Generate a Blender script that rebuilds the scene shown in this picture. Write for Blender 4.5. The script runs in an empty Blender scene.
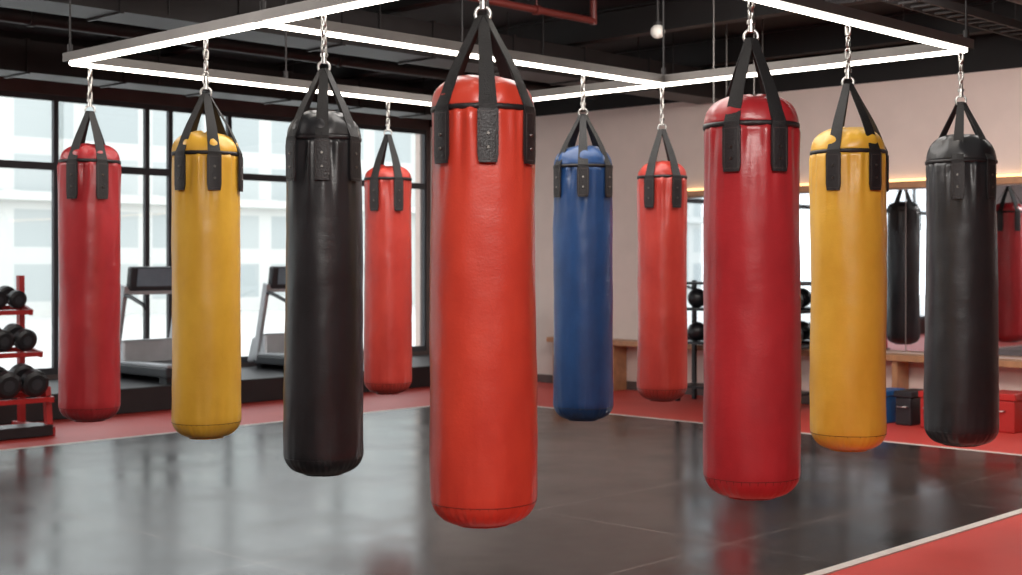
import bpy, math, random, bmesh
from mathutils import Vector, noise, Matrix
random.seed(4)
scene = bpy.context.scene
col = scene.collection
F = 1364.0; HY = 262.0; CX = 511.0; CZ = 1.5
ANG = math.radians(44.03)
FW = (math.cos(ANG), math.sin(ANG)); RT = (math.sin(ANG), -math.cos(ANG))

# ------------------------------------------------------------------ materials
def newmat(name):
    m = bpy.data.materials.new(name); m.use_nodes = True
    nt = m.node_tree
    return m, nt, nt.nodes["Principled BSDF"]

def s2l(c):
    return tuple((v/255.0/12.92 if v/255.0 <= 0.04045 else ((v/255.0+0.055)/1.055)**2.4) for v in c) + (1,)

def simple(name, rgb, rough=0.5, metal=0.0, bump=0.0, bscale=60, var=0.12, vscale=4, emis=0):
    m, nt, b = newmat(name)
    c = s2l(rgb)
    tc = nt.nodes.new("ShaderNodeTexCoord")
    n = nt.nodes.new("ShaderNodeTexNoise"); n.inputs["Scale"].default_value = vscale; n.inputs["Detail"].default_value = 4
    nt.links.new(tc.outputs["Object"], n.inputs["Vector"])
    r = nt.nodes.new("ShaderNodeValToRGB")
    r.color_ramp.elements[0].position = 0.3; r.color_ramp.elements[1].position = 0.7
    r.color_ramp.elements[0].color = tuple(v*(1-var) for v in c[:3]) + (1,)
    r.color_ramp.elements[1].color = tuple(min(1, v*(1+var)) for v in c[:3]) + (1,)
    nt.links.new(n.outputs["Fac"], r.inputs["Fac"]); nt.links.new(r.outputs["Color"], b.inputs["Base Color"])
    b.inputs["Roughness"].default_value = rough; b.inputs["Metallic"].default_value = metal
    if bump:
        n2 = nt.nodes.new("ShaderNodeTexNoise"); n2.inputs["Scale"].default_value = bscale; n2.inputs["Detail"].default_value = 5
        nt.links.new(tc.outputs["Object"], n2.inputs["Vector"])
        bp = nt.nodes.new("ShaderNodeBump"); bp.inputs["Strength"].default_value = bump; bp.inputs["Distance"].default_value = 0.01
        nt.links.new(n2.outputs["Fac"], bp.inputs["Height"]); nt.links.new(bp.outputs["Normal"], b.inputs["Normal"])
    if emis:
        b.inputs["Emission Color"].default_value = c; b.inputs["Emission Strength"].default_value = emis
    return m

def leather(name, rgb, dark, rough=0.4):
    m, nt, b = newmat(name)
    tc = nt.nodes.new("ShaderNodeTexCoord")
    mp = nt.nodes.new("ShaderNodeMapping"); mp.inputs["Scale"].default_value = (1, 1, 0.6)
    nt.links.new(tc.outputs["Object"], mp.inputs["Vector"])
    n = nt.nodes.new("ShaderNodeTexNoise"); n.inputs["Scale"].default_value = 5; n.inputs["Detail"].default_value = 6
    n.inputs["Roughness"].default_value = 0.6
    nt.links.new(mp.outputs["Vector"], n.inputs["Vector"])
    r = nt.nodes.new("ShaderNodeValToRGB")
    r.color_ramp.elements[0].position = 0.3; r.color_ramp.elements[1].position = 0.65
    r.color_ramp.elements[0].color = s2l(dark); r.color_ramp.elements[1].color = s2l(rgb)
    nt.links.new(n.outputs["Fac"], r.inputs["Fac"]); nt.links.new(r.outputs["Color"], b.inputs["Base Color"])
    rr = nt.nodes.new("ShaderNodeMapRange"); rr.inputs["To Min"].default_value = rough-0.05; rr.inputs["To Max"].default_value = rough+0.08
    nt.links.new(n.outputs["Fac"], rr.inputs["Value"]); nt.links.new(rr.outputs["Result"], b.inputs["Roughness"])
    b.inputs["Coat Weight"].default_value = 0.35; b.inputs["Coat Roughness"].default_value = 0.2
    v = nt.nodes.new("ShaderNodeTexVoronoi"); v.inputs["Scale"].default_value = 130
    nt.links.new(tc.outputs["Object"], v.inputs["Vector"])
    mp2 = nt.nodes.new("ShaderNodeMapping"); mp2.inputs["Scale"].default_value = (8, 8, 17)
    nt.links.new(tc.outputs["Object"], mp2.inputs["Vector"])
    n3 = nt.nodes.new("ShaderNodeTexNoise"); n3.inputs["Scale"].default_value = 1; n3.inputs["Detail"].default_value = 4
    nt.links.new(mp2.outputs["Vector"], n3.inputs["Vector"])
    b1 = nt.nodes.new("ShaderNodeBump"); b1.inputs["Strength"].default_value = 0.18; b1.inputs["Distance"].default_value = 0.0015
    nt.links.new(v.outputs["Distance"], b1.inputs["Height"])
    b2 = nt.nodes.new("ShaderNodeBump"); b2.inputs["Strength"].default_value = 0.24; b2.inputs["Distance"].default_value = 0.008
    nt.links.new(n3.outputs["Fac"], b2.inputs["Height"]); nt.links.new(b1.outputs["Normal"], b2.inputs["Normal"])
    nt.links.new(b2.outputs["Normal"], b.inputs["Normal"]); nt.links.new(b2.outputs["Normal"], b.inputs["Coat Normal"])
    return m

M = {}
M['red'] = leather("orange_red_leather", (206, 68, 48), (186, 54, 40))
M['crimson'] = leather("crimson_leather", (178, 42, 48), (154, 33, 39))
M['redb'] = leather("scarlet_leather", (198, 64, 52), (176, 50, 42))
M['yellow'] = leather("yellow_leather", (240, 188, 66), (224, 168, 52))
M['blue'] = leather("blue_leather", (32, 74, 128), (24, 58, 104))
M['black'] = leather("black_leather", (42, 43, 46), (29, 30, 32), 0.4)
M['web'] = simple("black_webbing", (26, 25, 26), 0.6, bump=0.4, bscale=200)
M['patch'] = simple("black_patch_leather", (32, 30, 32), 0.45, bump=0.3, bscale=120)
M['stitch'] = simple("grey_stitching", (84, 78, 76), 0.8)
M['thread'] = simple("dark_base_thread", (84, 34, 26), 0.8)
M['chrome'] = simple("steel_chain_metal", (190, 188, 185), 0.28, 1.0)
M['rivet'] = simple("dark_rivet_metal", (120, 116, 112), 0.3, 1.0)
M['rail'] = simple("brushed_rail_metal", (104, 100, 97), 0.4, 0.6)
M['tube'] = simple("led_tube_white", (255, 246, 232), 0.4, emis=9, var=0.0)
M['warm'] = simple("warm_led", (255, 205, 140), 0.4, emis=2.0, var=0.0)
M['ceil'] = simple("ceiling_black_paint", (20, 18, 18), 0.8)
M['duct'] = simple("dark_duct_metal", (42, 38, 38), 0.5, 0.3)
M['beam'] = simple("dark_beam_paint", (33, 30, 30), 0.6)
M['redpipe'] = simple("red_pipe_paint", (86, 26, 20), 0.5)
M['wall'] = simple("pinkish_beige_paint", (224, 205, 196), 0.75, bump=0.05, var=0.03)
M['wallw'] = simple("near_wall_paint", (190, 180, 176), 0.8, var=0.03)
M['band'] = simple("brown_bulkhead", (92, 78, 76), 0.7)
M['frame'] = simple("window_frame_dark", (62, 62, 66), 0.45, 0.2)
M['platform'] = simple("platform_black", (34, 33, 35), 0.5)
M['wood'] = simple("ledge_wood", (176, 128, 92), 0.45, var=0.2, vscale=9)
M['white'] = simple("white_line_paint", (214, 204, 196), 0.5, var=0.1, vscale=12)
M['rackred'] = simple("red_rack_paint", (180, 40, 38), 0.35)
M['iron'] = simple("black_rubber_iron", (28, 28, 31), 0.38)
M['silver'] = simple("treadmill_silver", (178, 180, 184), 0.35, 0.3)
M['dgrey'] = simple("treadmill_dark_plastic", (50, 52, 56), 0.4)
M['screen'] = simple("treadmill_screen", (120, 138, 150), 0.15)
M['boxblue'] = simple("blue_plastic", (34, 92, 150), 0.4)
M['boxred'] = simple("red_plastic", (176, 40, 36), 0.4)
M['boxblack'] = simple("black_plastic", (34, 34, 38), 0.4)
M['ground'] = simple("exterior_paving", (205, 205, 203), 0.9)
M['globe'] = simple("white_globe", (225, 220, 212), 0.4)

# red floor
m, nt, b = newmat("red_rubber_floor")
tc = nt.nodes.new("ShaderNodeTexCoord")
n = nt.nodes.new("ShaderNodeTexNoise"); n.inputs["Scale"].default_value = 1.5; n.inputs["Detail"].default_value = 8
nt.links.new(tc.outputs["Object"], n.inputs["Vector"])
r = nt.nodes.new("ShaderNodeValToRGB"); r.color_ramp.elements[0].color = s2l((186, 50, 46)); r.color_ramp.elements[1].color = s2l((214, 78, 66))
nt.links.new(n.outputs["Fac"], r.inputs["Fac"]); nt.links.new(r.outputs["Color"], b.inputs["Base Color"])
b.inputs["Roughness"].default_value = 0.5
M['redfloor'] = m

# dark mat with faint seams
m, nt, b = newmat("dark_rubber_mat")
tc = nt.nodes.new("ShaderNodeTexCoord")
br = nt.nodes.new("ShaderNodeTexBrick"); br.offset = 0.0
br.inputs["Scale"].default_value = 1.0; br.inputs["Brick Width"].default_value = 2.0; br.inputs["Row Height"].default_value = 1.4
br.inputs["Mortar Size"].default_value = 0.012; br.inputs["Mortar Smooth"].default_value = 0.4
br.inputs["Color1"].default_value = s2l((43, 38, 37)); br.inputs["Color2"].default_value = s2l((48, 43, 42)); br.inputs["Mortar"].default_value = s2l((88, 80, 77))
nt.links.new(tc.outputs["Object"], br.inputs["Vector"])
n = nt.nodes.new("ShaderNodeTexNoise"); n.inputs["Scale"].default_value = 1.3; n.inputs["Detail"].default_value = 4; n.inputs["Roughness"].default_value = 0.5
nt.links.new(tc.outputs["Object"], n.inputs["Vector"])
r = nt.nodes.new("ShaderNodeValToRGB"); r.color_ramp.elements[0].position = .32; r.color_ramp.elements[1].position = .7
r.color_ramp.elements[0].color = (0.7, .7, .7, 1); r.color_ramp.elements[1].color = (1.5, 1.46, 1.43, 1)
nt.links.new(n.outputs["Fac"], r.inputs["Fac"])
mx = nt.nodes.new("ShaderNodeMix"); mx.data_type = 'RGBA'; mx.blend_type = 'MULTIPLY'; mx.inputs["Factor"].default_value = 1
nt.links.new(br.outputs["Color"], mx.inputs["A"]); nt.links.new(r.outputs["Color"], mx.inputs["B"])
nt.links.new(mx.outputs["Result"], b.inputs["Base Color"])
mr = nt.nodes.new("ShaderNodeMapRange"); mr.inputs["From Min"].default_value = .3; mr.inputs["From Max"].default_value = .7
mr.inputs["To Min"].default_value = 0.14; mr.inputs["To Max"].default_value = 0.27
nt.links.new(n.outputs["Fac"], mr.inputs["Value"]); nt.links.new(mr.outputs["Result"], b.inputs["Roughness"])
b.inputs["Specular IOR Level"].default_value = 0.42
b.inputs["Specular Tint"].default_value = (1.0, .9, .86, 1)
M['mat'] = m

# mirror
m, nt, b = newmat("mirror_silver")
b.inputs["Metallic"].default_value = 1; b.inputs["Roughness"].default_value = 0.02; b.inputs["Base Color"].default_value = (.8, .82, .85, 1)
M['mirror'] = m
# glass
m = bpy.data.materials.new("window_glass"); m.use_nodes = True; nt = m.node_tree; nt.nodes.clear()
o = nt.nodes.new("ShaderNodeOutputMaterial"); mixn = nt.nodes.new("ShaderNodeMixShader"); t = nt.nodes.new("ShaderNodeBsdfTransparent"); g = nt.nodes.new("ShaderNodeBsdfGlossy")
g.inputs["Roughness"].default_value = 0.02; t.inputs["Color"].default_value = (.96, .975, .975, 1); mixn.inputs["Fac"].default_value = 0.05
nt.links.new(t.outputs[0], mixn.inputs[1]); nt.links.new(g.outputs[0], mixn.inputs[2]); nt.links.new(mixn.outputs[0], o.inputs["Surface"])
M['glass'] = m
# facade
m, nt, b = newmat("pale_facade")
tc = nt.nodes.new("ShaderNodeTexCoord"); mp = nt.nodes.new("ShaderNodeMapping"); mp.inputs["Rotation"].default_value = (math.radians(90), 0, 0)
nt.links.new(tc.outputs["Object"], mp.inputs["Vector"])
br = nt.nodes.new("ShaderNodeTexBrick"); br.offset = 0
br.inputs["Scale"].default_value = 1; br.inputs["Brick Width"].default_value = 2.4; br.inputs["Row Height"].default_value = 1.7; br.inputs["Mortar Size"].default_value = .28
br.inputs["Color1"].default_value = s2l((172, 179, 180)); br.inputs["Color2"].default_value = s2l((188, 193, 192)); br.inputs["Mortar"].default_value = s2l((208, 209, 206))
nt.links.new(mp.outputs["Vector"], br.inputs["Vector"]); nt.links.new(br.outputs["Color"], b.inputs["Base Color"])
b.inputs["Roughness"].default_value = .8
M['facade'] = m

# ------------------------------------------------------------------ mesh builder
class MB:
    def __init__(s): s.v = []; s.f = []; s.sm = []
    def add(s, vs, fs, smooth=False):
        o = len(s.v); s.v += [tuple(v) for v in vs]
        s.f += [tuple(i+o for i in f) for f in fs]; s.sm += [smooth]*len(fs)
    def box(s, x0, x1, y0, y1, z0, z1):
        vs = [(x0,y0,z0),(x1,y0,z0),(x1,y1,z0),(x0,y1,z0),(x0,y0,z1),(x1,y0,z1),(x1,y1,z1),(x0,y1,z1)]
        s.add(vs, [(0,3,2,1),(4,5,6,7),(0,1,5,4),(1,2,6,5),(2,3,7,6),(3,0,4,7)])
    def bar(s, p0, p1, w, h):
        p0 = Vector(p0); p1 = Vector(p1); d = (p1-p0).normalized()
        up = Vector((0,0,1)) if abs(d.z) < .9 else Vector((0,1,0))
        a = d.cross(up).normalized(); u = a.cross(d).normalized()
        vs = []
        for p in (p0, p1):
            for i, j in ((-1,-1),(1,-1),(1,1),(-1,1)):
                vs.append(p + a*i*w/2 + u*j*h/2)
        s.add(vs, [(0,1,2,3),(7,6,5,4),(0,4,5,1),(1,5,6,2),(2,6,7,3),(3,7,4,0)])
    def cyl(s, p0, p1, r0, r1=None, n=20, cap=True):
        if r1 is None: r1 = r0
        p0 = Vector(p0); p1 = Vector(p1); d = (p1-p0).normalized()
        up = Vector((0,0,1)) if abs(d.z) < .9 else Vector((1,0,0))
        a = d.cross(up).normalized(); u = a.cross(d).normalized()
        vs = []
        for p, r in ((p0, r0), (p1, r1)):
            for i in range(n):
                t = 2*math.pi*i/n; vs.append(p + a*math.cos(t)*r + u*math.sin(t)*r)
        s.add(vs, [(i, (i+1) % n, n+(i+1) % n, n+i) for i in range(n)], True)
        if cap:
            s.add(vs[:n], [tuple(range(n-1, -1, -1))]); s.add(vs[n:], [tuple(range(n))])
    def lathe(s, prof, n=48, c=(0,0,0), fn=None, smooth=True):
        vs = []
        for z, r in prof:
            for i in range(n):
                t = 2*math.pi*i/n
                rr, zz = (r, z) if fn is None else fn(r, z, t)
                vs.append((c[0]+math.cos(t)*rr, c[1]+math.sin(t)*rr, c[2]+zz))
        fs = []
        for k in range(len(prof)-1):
            for i in range(n):
                fs.append((k*n+i, k*n+(i+1) % n, (k+1)*n+(i+1) % n, (k+1)*n+i))
        fs.append(tuple(range(n-1, -1, -1))); fs.append(tuple((len(prof)-1)*n+i for i in range(n)))
        s.add(vs, fs, smooth)
    def loop(s, pts, r, n=8, closed=True):
        pts = [Vector(p) for p in pts]; N = len(pts); vs = []
        nrm = None
        for i in range(N):
            if closed: d = pts[(i+1) % N]-pts[i-1]
            else: d = pts[min(i+1, N-1)]-pts[max(i-1, 0)]
            d.normalize()
            if nrm is None:
                up = Vector((0,0,1)) if abs(d.z) < .9 else Vector((1,0,0))
                nrm = d.cross(up).normalized()
                if closed:
                    c = sum(pts, Vector())/N
                    q = (pts[0]-c); nrm = (q-d*q.dot(d)).normalized()
            nrm = (nrm-d*nrm.dot(d)).normalized(); bn = d.cross(nrm)
            for k in range(n):
                t = 2*math.pi*k/n; vs.append(pts[i]+nrm*math.cos(t)*r+bn*math.sin(t)*r)
        fs = []
        for i in range(N if closed else N-1):
            j = (i+1) % N
            for k in range(n): fs.append((i*n+k, i*n+(k+1) % n, j*n+(k+1) % n, j*n+k))
        if not closed:
            fs.append(tuple(range(n-1, -1, -1))); fs.append(tuple((N-1)*n+k for k in range(n)))
        s.add(vs, fs, True)
    def sphere(s, c, r, n=16, sz=1.0):
        prof = [(-math.cos(math.pi*i/n)*r*sz, max(1e-4, math.sin(math.pi*i/n)*r)) for i in range(n+1)]
        s.lathe(prof, n*2, c)
    def slab(s, top, bot):
        R = len(top); C = len(top[0]); vs = [p for row in top for p in row]+[p for row in bot for p in row]; o = R*C; fs = []
        for i in range(R-1):
            for j in range(C-1):
                fs.append((i*C+j, i*C+j+1, (i+1)*C+j+1, (i+1)*C+j)); fs.append((o+i*C+j, o+(i+1)*C+j, o+(i+1)*C+j+1, o+i*C+j+1))
        for i in range(R-1):
            fs.append((i*C, (i+1)*C, o+(i+1)*C, o+i*C)); fs.append((i*C+C-1, o+i*C+C-1, o+(i+1)*C+C-1, (i+1)*C+C-1))
        for j in range(C-1):
            fs.append((j, o+j, o+j+1, j+1)); fs.append(((R-1)*C+j, (R-1)*C+j+1, o+(R-1)*C+j+1, o+(R-1)*C+j))
        s.add(vs, fs, False)
    def obj(s, name, mat, parent=None, loc=(0,0,0), bevel=0, rot=None):
        me = bpy.data.meshes.new(name); me.from_pydata(s.v, [], s.f); me.update()
        me.polygons.foreach_set("use_smooth", s.sm)
        me.materials.append(mat)
        bm = bmesh.new(); bm.from_mesh(me); bmesh.ops.recalc_face_normals(bm, faces=bm.faces); bm.to_mesh(me); bm.free()
        o = bpy.data.objects.new(name, me); col.objects.link(o); o.location = loc
        if rot: o.rotation_euler = rot
        if parent: o.parent = parent
        if bevel:
            bv = o.modifiers.new("bevel", 'BEVEL'); bv.width = bevel; bv.segments = 2; bv.limit_method = 'ANGLE'
        return o

def empty(name, loc, label, cat, group=None, rz=0):
    e = bpy.data.objects.new(name, None); e.empty_display_size = .1; col.objects.link(e); e.location = loc; e.rotation_euler = (0,0,rz)
    e["label"] = label; e["category"] = cat
    if group: e["group"] = group
    return e
def tag(o, label, cat, group=None):
    o["label"] = label; o["category"] = cat
    if group: o["group"] = group
    return o
def struct(o, label, cat="structure"):
    o["kind"] = "structure"; o["label"] = label; o["category"] = cat; return o
def bx(name, mat, *a, bevel=0):
    mb = MB(); mb.box(*a); return mb.obj(name, mat, bevel=bevel)

# ------------------------------------------------------------------ room
X0, X1, Y0, Y1, ZC = -3.0, 12.5, -3.0, 13.6, 3.9
struct(bx("floor", M['redfloor'], X0, X1, Y0, Y1, -0.15, 0), "red rubber gym floor", "floor")
struct(bx("ceiling", M['ceil'], X0-.2, X1+.2, Y0-.2, Y1+.3, ZC, ZC+.15), "black painted open ceiling", "ceiling")
struct(bx("wall_right", M['wall'], X1, X1+.2, Y0, Y1+.3, -0.15, 3.32), "pale pinkish beige painted wall with mirrors", "wall")
struct(bx("trim_1", M['ceil'], X1-.02, X1+.2, Y0, Y1, 3.32, ZC), "black upper band above the beige wall", "wall trim")
struct(bx("wall_front", M['wallw'], X0, X1, Y0-.2, Y0, -0.15, ZC), "plain painted wall", "wall")
struct(bx("wall_left", M['wallw'], X0-.2, X0, Y0-.2, Y1+.3, -0.15, ZC), "plain painted wall", "wall")
mb = MB(); mb.box(X0, X1, Y1, Y1+.14, -0.15, 0.3); mb.box(X0, X1, Y1, Y1+.14, 3.28, 3.5); mb.box(12.44, 12.5, Y1, Y1+.14, .3, 3.28); mb.box(X0, -2.8, Y1, Y1+.14, .3, 3.28)
struct(mb.obj("wall_back", M['band']), "dark brown wall around the tall windows", "wall")
struct(bx("trim_2", M['ceil'], X0, X1, Y1-.02, Y1+.3, 3.5, ZC), "black upper band above the windows", "wall trim")
struct(bx("baseboard_right", M['band'], X1-.015, X1, Y0, Y1, 0, .1), "dark baseboard", "baseboard")
struct(bx("trim_3", M['platform'], 4.0, X1-.02, 12.1, Y1-.001, 0, .25, bevel=.01), "raised black platform under the treadmills", "platform")

edges = [-2.8, -1.2, .4, 1.9, 3.4, 5.0, 7.1, 8.2, 8.5, 9.3, 10.95, 12.44]
for i in range(len(edges)-1):
    a, c = edges[i], edges[i+1]
    mb = MB(); w = .028; y0, y1 = Y1+.02, Y1+.07; zb, zt = .3, 3.28
    mb.box(a, a+w, y0, y1, zb, zt); mb.box(c-w, c, y0, y1, zb, zt)
    mb.box(a+w, c-w, y0, y1, zb, zb+.07); mb.box(a+w, c-w, y0, y1, zt-.06, zt); mb.box(a+w, c-w, y0, y1, 2.48, 2.56)
    fr = mb.obj("window_%d" % (i+1), M['frame']); struct(fr, "tall dark framed window with daylight outside", "window")
    mb = MB(); mb.box(a+w, c-w, Y1+.05, Y1+.056, zb+.07, 2.48); mb.box(a+w, c-w, Y1+.05, Y1+.056, 2.56, zt-.06)
    mb.obj("glass_pane", M['glass'], fr)

# mat and lines
tag(bx("training_mat", M['mat'], -1.0, 10.3, 3.52, 10.4, 0.0, .006), "dark grey worn rubber training mat with seams", "gym mat")
tag(bx("floor_marking", M['white'], -1.0, 10.36, 10.4, 10.46, 0, .007), "white painted border line beside dark mat", "floor line", "white floor border lines")
tag(bx("floor_marking", M['white'], 10.3, 10.36, 3.46, 10.4, 0, .007), "white painted border line beside dark mat", "floor line", "white floor border lines")
tag(bx("floor_marking", M['white'], -1.0, 10.3, 3.46, 3.52, 0, .007), "white painted border line beside dark mat", "floor line", "white floor border lines")

# ------------------------------------------------------------------ ceiling services
ZT = 3.898
for x in (5.2, 7.6, 10.0, 12.1):
    mb = MB(); mb.box(x-.07, x+.07, Y0+.01, Y1-.03, 3.62, 3.64); mb.box(x-.07, x+.07, Y0+.01, Y1-.03, 3.88, ZT); mb.box(x-.012, x+.012, Y0+.01, Y1-.03, 3.64, 3.88)
    tag(mb.obj("ceiling_beam", M['beam']), "black steel beam under the ceiling", "ceiling beam", "black ceiling beams")
for y, z in ((8.9, 3.4), (12.3, 3.4)):
    mb = MB(); mb.box(X0+.02, X1-.04, y-.22, y+.22, z-.13, z+.17)
    for x in range(-2, 12, 1): mb.box(x, x+.03, y-.235, y+.235, z-.145, z+.185)
    for x in range(-1, 12, 2):
        for s in (-.23, .23): mb.cyl((x+.4, y+s, z-.1), (x+.4, y+s, ZT), .008, n=8)
    tag(mb.obj("air_duct", M['duct']), "dark rectangular metal air duct with flanges", "air duct", "ceiling air ducts")
mb = MB(); mb.cyl((2, 7.45, 3.52), (8.7, 7.45, 3.52), .03); mb.cyl((8.7, 7.45, 3.49), (8.7, 7.45, ZT), .03)
for x in (4, 6, 8): mb.cyl((x, 7.45, 3.5), (x, 7.45, ZT), .008, n=8); mb.cyl((x-.02, 7.45, 3.52), (x+.02, 7.45, 3.52), .042)
tag(mb.obj("sprinkler_pipe", M['redpipe']), "dark red fire sprinkler pipe under the ceiling", "pipe")
for y, x0, x1, z, rr in ((6.0, 6, 12.4, 3.56, .03), (4.4, 6, 12.4, 3.5, .05), (10.6, 0, 12.4, 3.5, .06)):
    mb = MB(); mb.cyl((x0, y, z), (x1, y, z), rr)
    k = x0+.5
    while k < x1: mb.cyl((k, y, z), (k, y, ZT), .007, n=8); mb.cyl((k-.02, y, z), (k+.02, y, z), rr*1.25); k += 1.6
    tag(mb.obj("ceiling_pipe", M['duct']), "dark grey service pipe under the ceiling", "pipe", "dark ceiling pipes")
mb = MB()
for yy in (5.0, 5.22): mb.box(6.0, 12.4, yy, yy+.02, 3.5, 3.57)
for k in range(32): mb.box(6.1+k*.2, 6.13+k*.2, 5.02, 5.2, 3.5, 3.515)
for k in range(4): mb.cyl((6.6+k*1.6, 5.01, 3.5), (6.6+k*1.6, 5.01, ZT), .006, n=8); mb.cyl((6.6+k*1.6, 5.21, 3.5), (6.6+k*1.6, 5.21, ZT), .006, n=8)
tag(mb.obj("cable_tray", M['beam']), "black ladder cable tray hanging from ceiling", "cable tray")
e = empty("dome_camera", (9.02, 7.02, 3.42), "small white globe fixture on a ceiling stem", "ceiling fixture")
mb = MB(); mb.sphere((0,0,0), .06); mb.obj("globe", M['globe'], e)
mb = MB(); mb.cyl((0,0,.05), (0,0,.478), .012, n=10); mb.cyl((0,0,.05), (0,0,.08), .035); mb.obj("stem", M['beam'], e)

# ------------------------------------------------------------------ light frame
ZR = 2.65
fr = empty("suspended_light_frame", (5.4, 5.3, ZR), "rectangular black rail frame with glowing white tubes", "light fixture")
def L(x, y, z): return (x-5.4, y-5.3, z-ZR)
bars = [((3.875,3.35),(3.875,7.27)), ((3.875,7.27),(7.0,7.27)), ((7.0,3.35),(7.0,7.27)), ((2.4,3.35),(7.0,3.35)), ((3.875,5.4),(7.0,5.4))]
for (ax, ay), (bx_, by) in bars:
    d = Vector((bx_-ax, by-ay, 0)).normalized()*.03
    mb = MB(); mb.bar(L(ax-d.x, ay-d.y, ZR+.025), L(bx_+d.x, by+d.y, ZR+.025), .062, .05); mb.obj("rail", M['rail'], fr)
    mb = MB(); mb.bar(L(ax+d.x*.5, ay+d.y*.5, ZR-.008), L(bx_-d.x*.5, by-d.y*.5, ZR-.008), .03, .024); mb.obj("light_tube", M['tube'], fr)
mb = MB(); mb.bar(L(4.375, 2.5, ZR+.03), L(4.375, 3.32, ZR+.03), .05, .05); mb.obj("hanging_arm", M['rail'], fr)
for x, y in ((3.875,7.27),(3.875,5.4),(7,7.27),(7,5.4),(7,3.35),(5.4,7.27),(5.4,5.4),(5.4,3.35),(3.875,3.6),(2.6,3.35)):
    mb = MB(); mb.cyl(L(x, y, ZR+.05), L(x, y, ZT), .006, n=8); mb.cyl(L(x, y, ZR+.05), L(x, y, ZR+.1), .016, n=10); mb.obj("suspension_rod", M['beam'], fr)

# ------------------------------------------------------------------ punching bags
def chain(mb, z0, z1, s=1.0):
    Lk = .052*s; W = .030*s; wr = .0052*s; pitch = Lk-2.0*wr
    n = max(1, round((z1-z0-Lk)/pitch)+1)
    if n > 1: pitch = (z1-z0-Lk)/(n-1)
    for i in range(n):
        zc = z0+Lk/2+i*pitch; pts = []
        hw = W/2-wr; hl = Lk/2-wr-hw
        for k in range(12):
            t = 2*math.pi*k/12; a = math.cos(t)*hw; c = math.sin(t)*hw + (hl if math.sin(t) >= -1e-6 else -hl)
            pts.append((a, 0, zc+c) if i % 2 == 0 else (0, a, zc+c))
        mb.loop(pts, wr, 7)

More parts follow.
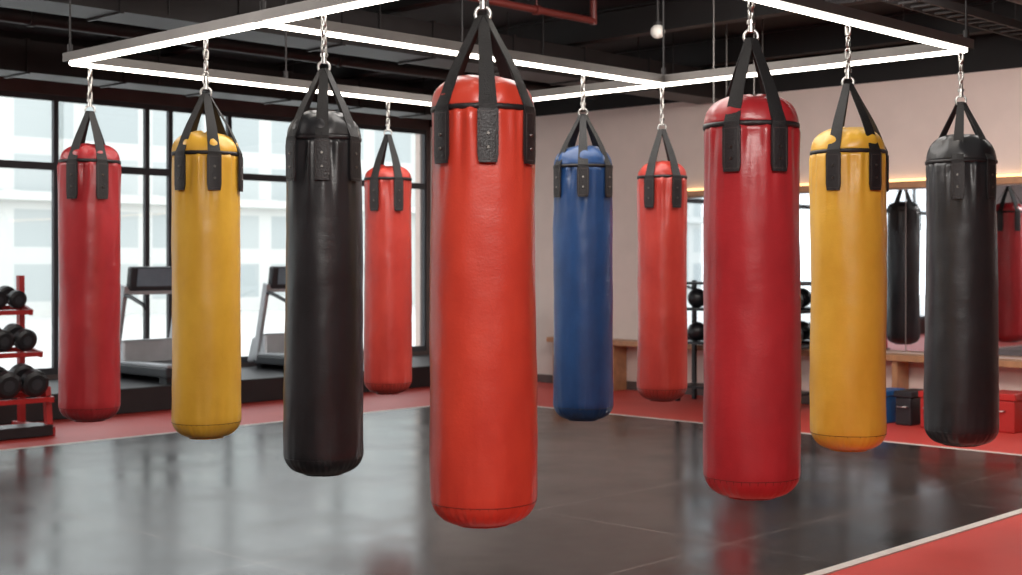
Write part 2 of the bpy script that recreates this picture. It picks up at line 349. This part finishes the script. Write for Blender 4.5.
def make_bag(px, w, top, band, pb, apex, bot, line, mat, angs, label, seed, sw=.062, taper=.97, d=None, chain_s=1.0):
    t = (px-CX)/F; dx = FW[0]+RT[0]*t; dy = FW[1]+RT[1]*t
    if d is None:
        d = line[1]/dx if line[0] == 'x' else line[1]/dy
    X, Y = d*dx, d*dy
    zf = lambda y: CZ-(y-HY)/F*d
    R = w*d/F/2
    zb = zf(bot); H = zf(top)-zb
    Hb = CZ-(band-HY)/F*(d-R)-zb; Hp = CZ-(pb-HY)/F*(d-R)-zb; Ha = zf(apex)-zb; Hr = ZR-.021-zb
    face = math.atan2(-dy, -dx)
    e = empty("punching_bag", (X, Y, zb), label, "punching bag", "hanging punching bags")
    so = Vector((seed*7.3, seed*3.1, seed*1.7))
    c = .088
    prof = [(.004, .001), (.0, R*.3), (.002, R*.5), (.008, R-c*1.1)]
    for k in range(1, 13):
        a = k/12*math.pi/2; prof.append((.008+c*(1-math.cos(a)), R-c+c*math.sin(a)-.1*c*(1-k/12)))
    n = 50
    for k in range(1, n+1):
        q = k/n; z = .008+c+(Hb-.008-c)*q; prof.append((z, R*(1-(1-taper)*q**1.5)))
    rt = R*taper
    NP = 19
    def fn(r, z, th):
        if r < R*.35: return r, z
        p = Vector((math.cos(th), math.sin(th), 0))
        dr = noise.noise(Vector((p.x*1.3, p.y*1.3, z*1.6))+so)*.008
        dr += noise.noise(Vector((p.x*2.5, p.y*2.5, z*9))+so)*.0025
        wt = max(0, 1-(Hb-z)/.45)
        dr += noise.noise(Vector((p.x*5.5, p.y*5.5, z*2.0))+so)*.02*wt*wt
        wb = max(0, 1-abs(z-.045)/.055)
        dr += -(1-abs(math.sin(th*NP+seed))**.45)*.007*wb
        wl = max(0, 1-z/.35)
        dr += noise.noise(Vector((p.x*6, p.y*6, z*5))+so*2)*.004*wl
        if Hb-z < .004: dr *= .2
        return r+dr, z
    mb = MB(); mb.lathe(prof, 152, fn=fn); mb.obj("leather_body", mat, e)
    # gathered stitching round the base follows the same surface
    mb = MB()
    rng = random.Random(seed)
    def surf(a, th):
        rr = R-c+c*math.sin(a)-.1*c*(1-a/(math.pi/2)); z = .008+c*(1-math.cos(a))
        r2, z2 = fn(rr, z, th); return Vector((math.cos(th)*(r2+.0004), math.sin(th)*(r2+.0004), z2))
    mb.loop([surf(math.radians(82), 2*math.pi*k/152) for k in range(152)], .0011, 5)
    for k in range(NP*2):
        th = (k*math.pi-seed)/NP; f0 = 38+8*rng.random()
        if rng.random() < .12: continue
        mb.loop([surf(math.radians(f0+(82-f0)*q/5), th) for q in range(6)], .0016, 5, False)
    mb.obj("base_stitching", M['thread'] if mat is not M['black'] and mat is not M['blue'] else M['patch'], e)
    mb = MB(); hc = H-Hb; prof = []
    for k in range(15):
        a = k/14*math.pi/2*.95
        prof.append((Hb+.004+hc*math.sin(a)**1.0, rt*(1.005*math.cos(a)**.62)))
    def fc(r, z, th):
        wt = (z-Hb)/max(hc, .01); p = (math.cos(th), math.sin(th))
        return r*(1+noise.noise(Vector((p[0]*3.5, p[1]*3.5, z*7))+so)*.08*min(1, wt*2)), z+noise.noise(Vector((p[0]*2.5, p[1]*2.5, 2))+so)*.012*wt
    mb.lathe(prof, 72, fn=fc); mb.obj("top_cap", mat, e)
    mb = MB(); prof = [(Hb-.010, rt-.004), (Hb-.009, rt+.004), (Hb, rt+.0055), (Hb+.009, rt+.004), (Hb+.010, rt-.004)]
    mb.lathe(prof, 72); mb.obj("trim_band", M['patch'], e)
    for ai, ad in enumerate(angs):
        phi = face+math.radians(ad); D = Vector((math.cos(phi), math.sin(phi), 0)); T = Vector((-D.y, D.x, 0))
        path = []
        NS = 6
        for k in range(NS+1):
            q = k/NS; path.append((R*(1-(1-taper)*.8)+.009, Hp+(Hb+.005-Hp)*q, 1.0, sw))
        bulge = .02
        for k in range(1, 9):
            q = k/8; rr = (rt+.004)*(1-q)+.014*q + math.sin(q*math.pi)*bulge*(1-q)
            path.append((rr, Hb+.005+(Ha-Hb)*q, 1-min(1, q*2), sw*(1-.45*q)))
        top_, bot_ = [], []
        for (rr, z, k_, ww) in path:
            ro, ri = [], []
            for j in range(7):
                u = (j/6-.5)*ww; base = rr-k_*u*u/(2*R)
                ro.append(D*(base+.0045)+T*u+Vector((0,0,z))); ri.append(D*base+T*u+Vector((0,0,z)))
            top_.append(ro); bot_.append(ri)
        mb = MB(); mb.slab(top_, bot_); st = mb.obj("strap", M['web'], e)
        pw = sw*1.15; top_, bot_ = [], []
        R2 = R*(1-(1-taper)*.8)
        for k in range(7):
            z = Hp-.004+(Hb-.012-Hp+.004)*k/6; ro, ri = [], []
            for j in range(7):
                u = (j/6-.5)*pw*(0.86 if k == 0 else 1); base = R2+.013-u*u/(2*R)
                ro.append(D*(base+.004)+T*u+Vector((0,0,z))); ri.append(D*(base-.003)+T*u+Vector((0,0,z)))
            top_.append(ro); bot_.append(ri)
        mb = MB(); mb.slab(top_, bot_); mb.obj("strap_patch", M['patch'], st)
        if abs(ad) < 80:
            for q in ((.3, .62) if d > 5.5 else (.25, .5)):
                z = Hp+(Hb-Hp)*q; p = D*(R2+.015)+Vector((0,0,z))
                mb = MB(); mb.cyl(p, p+D*.006, .0075, .005, n=14); mb.obj("rivet", M['rivet'], st)
            mb = MB(); pts = []
            z0_, z1_ = Hp+.008, Hb-.02; hwp = pw*.38
            ring = [(-hwp+2*hwp*k/6, z0_) for k in range(6)]+[(hwp, z0_+(z1_-z0_)*k/6) for k in range(6)]+[(hwp-2*hwp*k/6, z1_) for k in range(6)]+[(-hwp, z1_+(z0_-z1_)*k/6) for k in range(6)]
            mb.loop([D*(R2+.0172-u*u/(2*R))+T*u+Vector((0,0,z)) for u, z in ring], .0009, 5)
            mb.obj("stitching", M['stitch'], st)
    mb = MB(); pts = [(math.cos(face+math.pi/2)*math.cos(2*math.pi*k/20)*.026, math.sin(face+math.pi/2)*math.cos(2*math.pi*k/20)*.026, Ha+.012+math.sin(2*math.pi*k/20)*.026) for k in range(20)]
    mb.loop(pts, .006, 8); mb.cyl((0,0,Ha+.03), (0,0,Ha+.065), .013, .011, 14); mb.cyl((0,0,Ha+.06), (0,0,Ha+.075), .017, .017, 14)
    mb.obj("swivel_ring", M['chrome'], e)
    mb = MB(); chain(mb, Ha+.062, Hr, chain_s*1.15); mb.obj("chain", M['chrome'], e)
    return e

make_bag(90, 60, 145, 160, 198, 112, 421, ('y', 7.27), M['crimson'], [-33, 22, 150, 205], "deep red leather punching bag near dumbbell rack", 1)
make_bag(206, 68, 133, 152, 189, 95, 438, ('x', 3.875), M['yellow'], [-45, 13, 75, 140, 215], "yellow leather punching bag with black straps", 2)
make_bag(324, 80, 113, 136, 179, 70, 474, ('x', 3.875), M['black'], [-55, -3, 50, 130, 230], "wrinkled black leather punching bag", 3, taper=.91)
make_bag(388, 48, 167, 178, 210, 135, 394, ('y', 7.27), M['redb'], [-33, 25, 150, 205], "bright red leather punching bag near windows", 4)
make_bag(483, 107, 79, 105, 161, 18, 524, ('y', 3.35), M['red'], [-48, 5, 57, 140, 225], "large orange-red leather punching bag with dark gathered base", 5, taper=.95)
make_bag(583, 60, 147, 165, 196, 115, 420, ('y', 5.4), M['blue'], [-55, 0, 55, 140, 215], "blue leather punching bag with black straps", 6)
make_bag(662, 50, 162, 176, 207, 130, 401, ('x', 7.0), M['redb'], [-29, 34, 150, 210], "bright red leather punching bag before beige wall", 7)
make_bag(751, 97, 97, 122, 170, 40, 497, None, M['crimson'], [-22, 33, 150, 215], "large crimson leather punching bag with two front patches", 8, d=5.2, taper=.96)
make_bag(848, 75, 129, 150, 189, 85, 450, ('y', 3.35), M['yellow'], [-21, 42, 110, 200], "yellow leather punching bag with stitched base", 9)
make_bag(961, 71, 136, 160, 198, 103, 445, ('y', 3.35), M['black'], [-5, 52, 130, 232], "black leather punching bag before the mirrors", 10, taper=.95)

def far_bag(x, y, mat, label, seed):
    d = FW[0]*x+FW[1]*y; lat = RT[0]*x+RT[1]*y; px = CX+lat/d*F
    g = lambda z: HY-(z-CZ)/d*F
    make_bag(px, .36*F/d, g(2.17), g(2.08), g(1.86), g(2.36), g(.58), None, mat, [-30, 28, 90, 150, 210, 270], label, seed, d=d)
    mb = MB(); mb.bar((x-.35, y, ZR+.006), (x+.35, y, ZR+.006), .05, .05); mb.cyl((x-.3, y, ZR+.03), (x-.3, y, ZT), .008, n=8); mb.cyl((x+.3, y, ZR+.03), (x+.3, y, ZT), .008, n=8)
    tag(mb.obj("hanging_bracket", M['rail']), "dark steel bracket holding a punching bag", "bracket", "bag hanging brackets")
far_bag(10.92, 7.45, M['black'], "black leather punching bag near the wall mirror", 11)
far_bag(9.75, 6.76, M['crimson'], "red leather punching bag near the wall mirror", 12)

# ------------------------------------------------------------------ right wall
ys = [1.2, 2.55, 3.9, 5.25, 6.6, 7.95, 9.3]
for i in range(len(ys)-1):
    tag(bx("wall_mirror", M['mirror'], X1-.03, X1-.003, ys[i]+.006, ys[i+1]-.006, .62, 2.22), "frameless wall mirror panel above wooden ledge", "mirror", "wall mirror panels")
tag(bx("mirror_top_trim", M['wood'], X1-.06, X1-.003, 1.2, 9.3, 2.235, 2.3), "wooden trim strip above the mirrors", "trim strip")
tag(bx("led_strip", M['warm'], X1-.05, X1-.003, 1.2, 9.3, 2.302, 2.325), "glowing warm light strip above the mirrors", "light strip")
mb = MB(); mb.box(X1-.3, X1-.02, 1.0, 11.2, .53, .59)
for y in (1.2, 3, 4.8, 6.6, 8.4, 10.2, 11.1): mb.box(X1-.26, X1-.02, y-.03, y+.03, .0, .53)
tag(mb.obj("wall_ledge", M['wood'], bevel=.006), "long wooden ledge bench along beige wall", "bench")
def sbox(px, wpx, ytop, ybot, mat, label, dep=.34):
    t = (px-CX)/F; d = CZ*F/(ybot-HY); x = d*(FW[0]+RT[0]*t); y = d*(FW[1]+RT[1]*t)
    x = min(x, 11.95)
    w = wpx*d/F*1.0; h = (ybot-ytop)/F*d
    e = empty("storage_box", (x, y, 0), label, "storage box", "storage boxes along the wall")
    mb = MB(); mb.box(-dep/2, dep/2, -w/2, w/2, 0, h*.82); mb.obj("body", mat, e, bevel=.015)
    mb = MB(); mb.box(-dep/2-.012, dep/2+.012, -w/2-.012, w/2+.012, h*.82, h); mb.obj("lid", mat, e, bevel=.01)
    mb = MB(); mb.loop([(-dep/2-.005, -.05, h*.55), (-dep/2-.03, -.045, h*.55), (-dep/2-.03, .045, h*.55), (-dep/2-.005, .05, h*.55)], .007, 6, False); mb.obj("handle", M['chrome'], e)
sbox(888, 15, 389, 422, M['boxblue'], "blue plastic storage box on red floor")
sbox(912, 17, 390, 424, M['boxblack'], "black plastic storage box on red floor")
sbox(938, 20, 390, 427, M['boxred'], "red plastic storage box on red floor")
sbox(1008, 30, 392, 431, M['boxred'], "large red plastic storage box on red floor")
e = empty("equipment_rack", (12.0, 8.2, 0), "black steel shelf rack standing before the mirrors", "equipment rack")
for y in (-.75, .75):
    for x in (-.15, .15):
        mb = MB(); mb.box(x-.02, x+.02, y-.02, y+.02, 0, 1.3); mb.obj("post", M['iron'], e)
for z in (.15, .62, .98, 1.26):
    mb = MB(); mb.box(-.17, .17, -.77, .77, z, z+.025); mb.obj("shelf", M['iron'], e)
for z in (.645, 1.005):
    for k in range(6):
        mb = MB(); mb.sphere((0,0,0), .105, 12)
        o = mb.obj("medicine_ball", (M['iron'], M['boxblue'], M['iron'], M['boxred'], M['iron'], M['iron'])[k], loc=(12.0, 7.6+k*.24, z+.105))
        tag(o, ("black", "blue", "black", "red", "black", "black")[k]+" rubber medicine ball on steel rack", "medicine ball", "medicine balls on rack")
for k in range(2):
    mb = MB(); mb.box(-.04, .04, -.14, .14, 0, .9)
    o = mb.obj("exercise_mat", M['iron'], loc=(12.02-.1*k, 11.55+.05*k, .008), bevel=.02, rot=(0, math.radians(9), 0))
    tag(o, "black folded exercise mat leaning near the wall", "exercise mat", "leaning exercise mats")

# ------------------------------------------------------------------ dumbbell rack
RX, RY = 5.2, 11.35
e = empty("dumbbell_rack", (RX, RY, 0), "red steel three-tier dumbbell rack with black base", "dumbbell rack")
hw = .5
tiers = [(.36, -.22), (.74, -.02), (1.10, .16)]
for sx in (-hw, hw):
    mb = MB(); mb.bar((sx, -.34, .04), (sx, .34, .04), .07, .08); mb.obj("foot", M['rackred'], e, bevel=.006)
    mb = MB(); mb.bar((sx, -.28, .08), (sx, -.24, .42), .05, .06); mb.obj("front_post", M['rackred'], e)
    mb = MB(); mb.bar((sx, .22, .06), (sx, .24, 1.38), .05, .06); mb.obj("post", M['rackred'], e)
    for z, y in tiers:
        mb = MB(); mb.bar((sx, y-.13, z-.045), (sx, .23, z+.01), .03, .05); mb.obj("bracket", M['rackred'], e)
mb = MB(); mb.box(-hw, hw, -.36, -.1, .01, .1); mb.obj("base_beam", M['iron'], e)
for z, y in tiers:
    for dy in (-.11, .08):
        mb = MB(); mb.bar((-hw, y+dy, z-.02+dy*.2), (hw, y+dy, z-.02+dy*.2), .045, .04); mb.obj("shelf_rail", M['rackred'], e)
def dumbbell(loc, r, hl):
    e = empty("dumbbell", loc, "black rubber dumbbell on red rack", "dumbbell", "dumbbells on the red rack")
    e.rotation_euler = (math.radians(10), 0, 0)
    for s in (-1, 1):
        mb = MB()
        y0 = s*.065; y1 = s*(.065+hl)
        prof = [(y0, r*.75), (y0+s*.012, r), (y1-s*.015, r), (y1, r*.72)]
        vs = []
        n = 24
        for (yy, rr) in prof:
            for k in range(n):
                t = 2*math.pi*k/n; vs.append((math.cos(t)*rr, yy, math.sin(t)*rr))
        fs = [(i*n+k, i*n+(k+1) % n, (i+1)*n+(k+1) % n, (i+1)*n+k) for i in range(3) for k in range(n)]
        fs += [tuple(range(n)), tuple(3*n+k for k in range(n))]
        mb.add(vs, fs, False); mb.obj("weight_head", M['iron'], e)
        mb = MB(); mb.cyl((0, y1-s*.004, 0), (0, y1+s*.003, 0), r*.42, n=18); mb.obj("end_cap", M['dgrey'], e)
    mb = MB(); mb.cyl((0,-.068,0), (0,.068,0), .016, n=14); mb.obj("grip", M['chrome'], e)
for (z, y), r, hl in zip(tiers, (.115, .095, .08), (.10, .09, .08)):
    step = r*2+.015; x = hw-.05-r
    while x > -hw+r+.03:
        dumbbell((RX+x, RY+y-.015, z+r+.012), r, hl); x -= step

# ------------------------------------------------------------------ treadmills
def treadmill(x, y):
    e = empty("treadmill", (x, y, .25), "silver and black treadmill facing the windows", "treadmill", "treadmills on the platform")
    mb = MB(); mb.box(-.36, .36, -.65, .45, .06, .16); mb.obj("deck", M['dgrey'], e, bevel=.015)
    mb = MB(); mb.box(-.24, .24, -.66, .3, .161, .17); mb.obj("belt", M['iron'], e)
    for s in (-1, 1):
        mb = MB(); mb.box(s*.3-.055, s*.3+.055, -.66, .4, .16, .195); mb.obj("side_rail", M['silver'], e, bevel=.008)
        mb = MB(); mb.bar((s*.34, .42, .1), (s*.34, .2, 1.0), .05, .09); mb.obj("upright", M['silver'], e, bevel=.01)
        mb = MB(); mb.loop([(s*.34, .24, .9), (s*.34, .08, .88), (s*.34, -.18, .8), (s*.34, -.22, .76)], .022, 8, False); mb.obj("handrail", M['dgrey'], e)
        mb = MB(); mb.box(s*.3-.05, s*.3+.05, -.64, -.5, 0, .06); mb.obj("foot", M['iron'], e)
    mb = MB(); vs = [(-.35,.22,.1),(.35,.22,.1),(.35,.6,.06),(-.35,.6,.06),(-.33,.26,.42),(.33,.26,.42),(.31,.55,.36),(-.31,.55,.36)]
    mb.add(vs, [(0,3,2,1),(4,5,6,7),(0,1,5,4),(1,2,6,5),(2,3,7,6),(3,0,4,7)]); mb.obj("motor_cover", M['silver'], e, bevel=.03)
    mb = MB(); mb.box(-.2, .2, .5, .6, 0, .06); mb.obj("foot", M['iron'], e)
    mb = MB(); mb.bar((0, .2, .94), (0, .16, 1.2), .62, .09); con = mb.obj("console", M['dgrey'], e, bevel=.025)
    mb = MB(); mb.bar((0, .143, .99), (0, .118, 1.18), .46, .012); mb.obj("screen", M['screen'], con)
    mb = MB(); mb.bar((-.36, .2, .93), (.36, .2, .93), .06, .06); mb.obj("crossbar", M['silver'], e)
treadmill(7.94, 12.88); treadmill(9.78, 12.88)

# ------------------------------------------------------------------ exterior
tag(bx("outdoor_ground", M['ground'], -40, 60, Y1+.31, 60, -.4, -.2), "pale outdoor paving", "ground")
mb = MB(); mb.box(-30, 70, 40, 44, -.2, 9.0)
for k in range(20): mb.box(-29+k*5, -28.6+k*5, 39.8, 40, -.2, 9.0)
mb.box(-30, 70, 39.6, 40, 3.4, 3.7)
tag(mb.obj("office_building", M['facade']), "pale office building seen outside windows", "building")

# ------------------------------------------------------------------ light
w = bpy.data.worlds.new("World"); scene.world = w; w.use_nodes = True
bg = w.node_tree.nodes["Background"]; bg.inputs[0].default_value = (.95, .98, 1.0, 1); bg.inputs[1].default_value = 2.6
def area(loc, target, sx, sy, power, color=(1,.95,.9)):  # added area fill above the view, no fixture behind it
    l = bpy.data.lights.new("fill_light", 'AREA'); l.shape = 'RECTANGLE'; l.size = sx; l.size_y = sy; l.energy = power; l.color = color
    o = bpy.data.objects.new("fill_light", l); col.objects.link(o); o.location = loc
    o.rotation_euler = (Vector(target)-Vector(loc)).to_track_quat('-Z', 'Y').to_euler()
    return o
area((1.0, 0.4, 3.5), (5.0, 5.0, 1.0), 3.0, 1.2, 195)  # added fill aimed at the bag fronts
area((5.4, 5.3, 3.6), (5.4, 5.3, 0), 3.0, 3.0, 125)
area((9.2, 4.0, 3.6), (10.5, 5.0, 0), 2.5, 2.5, 120)
area((7.6, 5.2, 3.75), (12.5, 8.6, 1.6), 2.0, 1.0, 175)  # extra fill added to brighten the beige wall
area((2.0, 8.5, 3.6), (4.5, 8.0, 0), 2.5, 2.5, 120)
l = bpy.data.lights.new("window_portal", 'AREA'); l.shape = 'RECTANGLE'; l.size = 15.1; l.size_y = 3.0
l.cycles.is_portal = True
o = bpy.data.objects.new("window_portal", l); col.objects.link(o); o.location = (4.75, Y1+.25, 1.8); o.rotation_euler = (math.radians(-90), 0, 0)

# ------------------------------------------------------------------ camera
cam = bpy.data.cameras.new("camera"); co = bpy.data.objects.new("camera", cam); col.objects.link(co)
co.location = (0, 0, CZ); co.rotation_euler = (math.radians(90), 0, ANG-math.pi/2)
cam.lens = F/1022*36; cam.sensor_width = 36; cam.shift_y = -25.5/1022
cam.dof.use_dof = True; cam.dof.focus_distance = 6.0; cam.dof.aperture_fstop = 3.5
scene.camera = co
try:
    scene.view_settings.view_transform = 'Standard'; scene.view_settings.look = 'None'
except Exception as ex: print(ex)
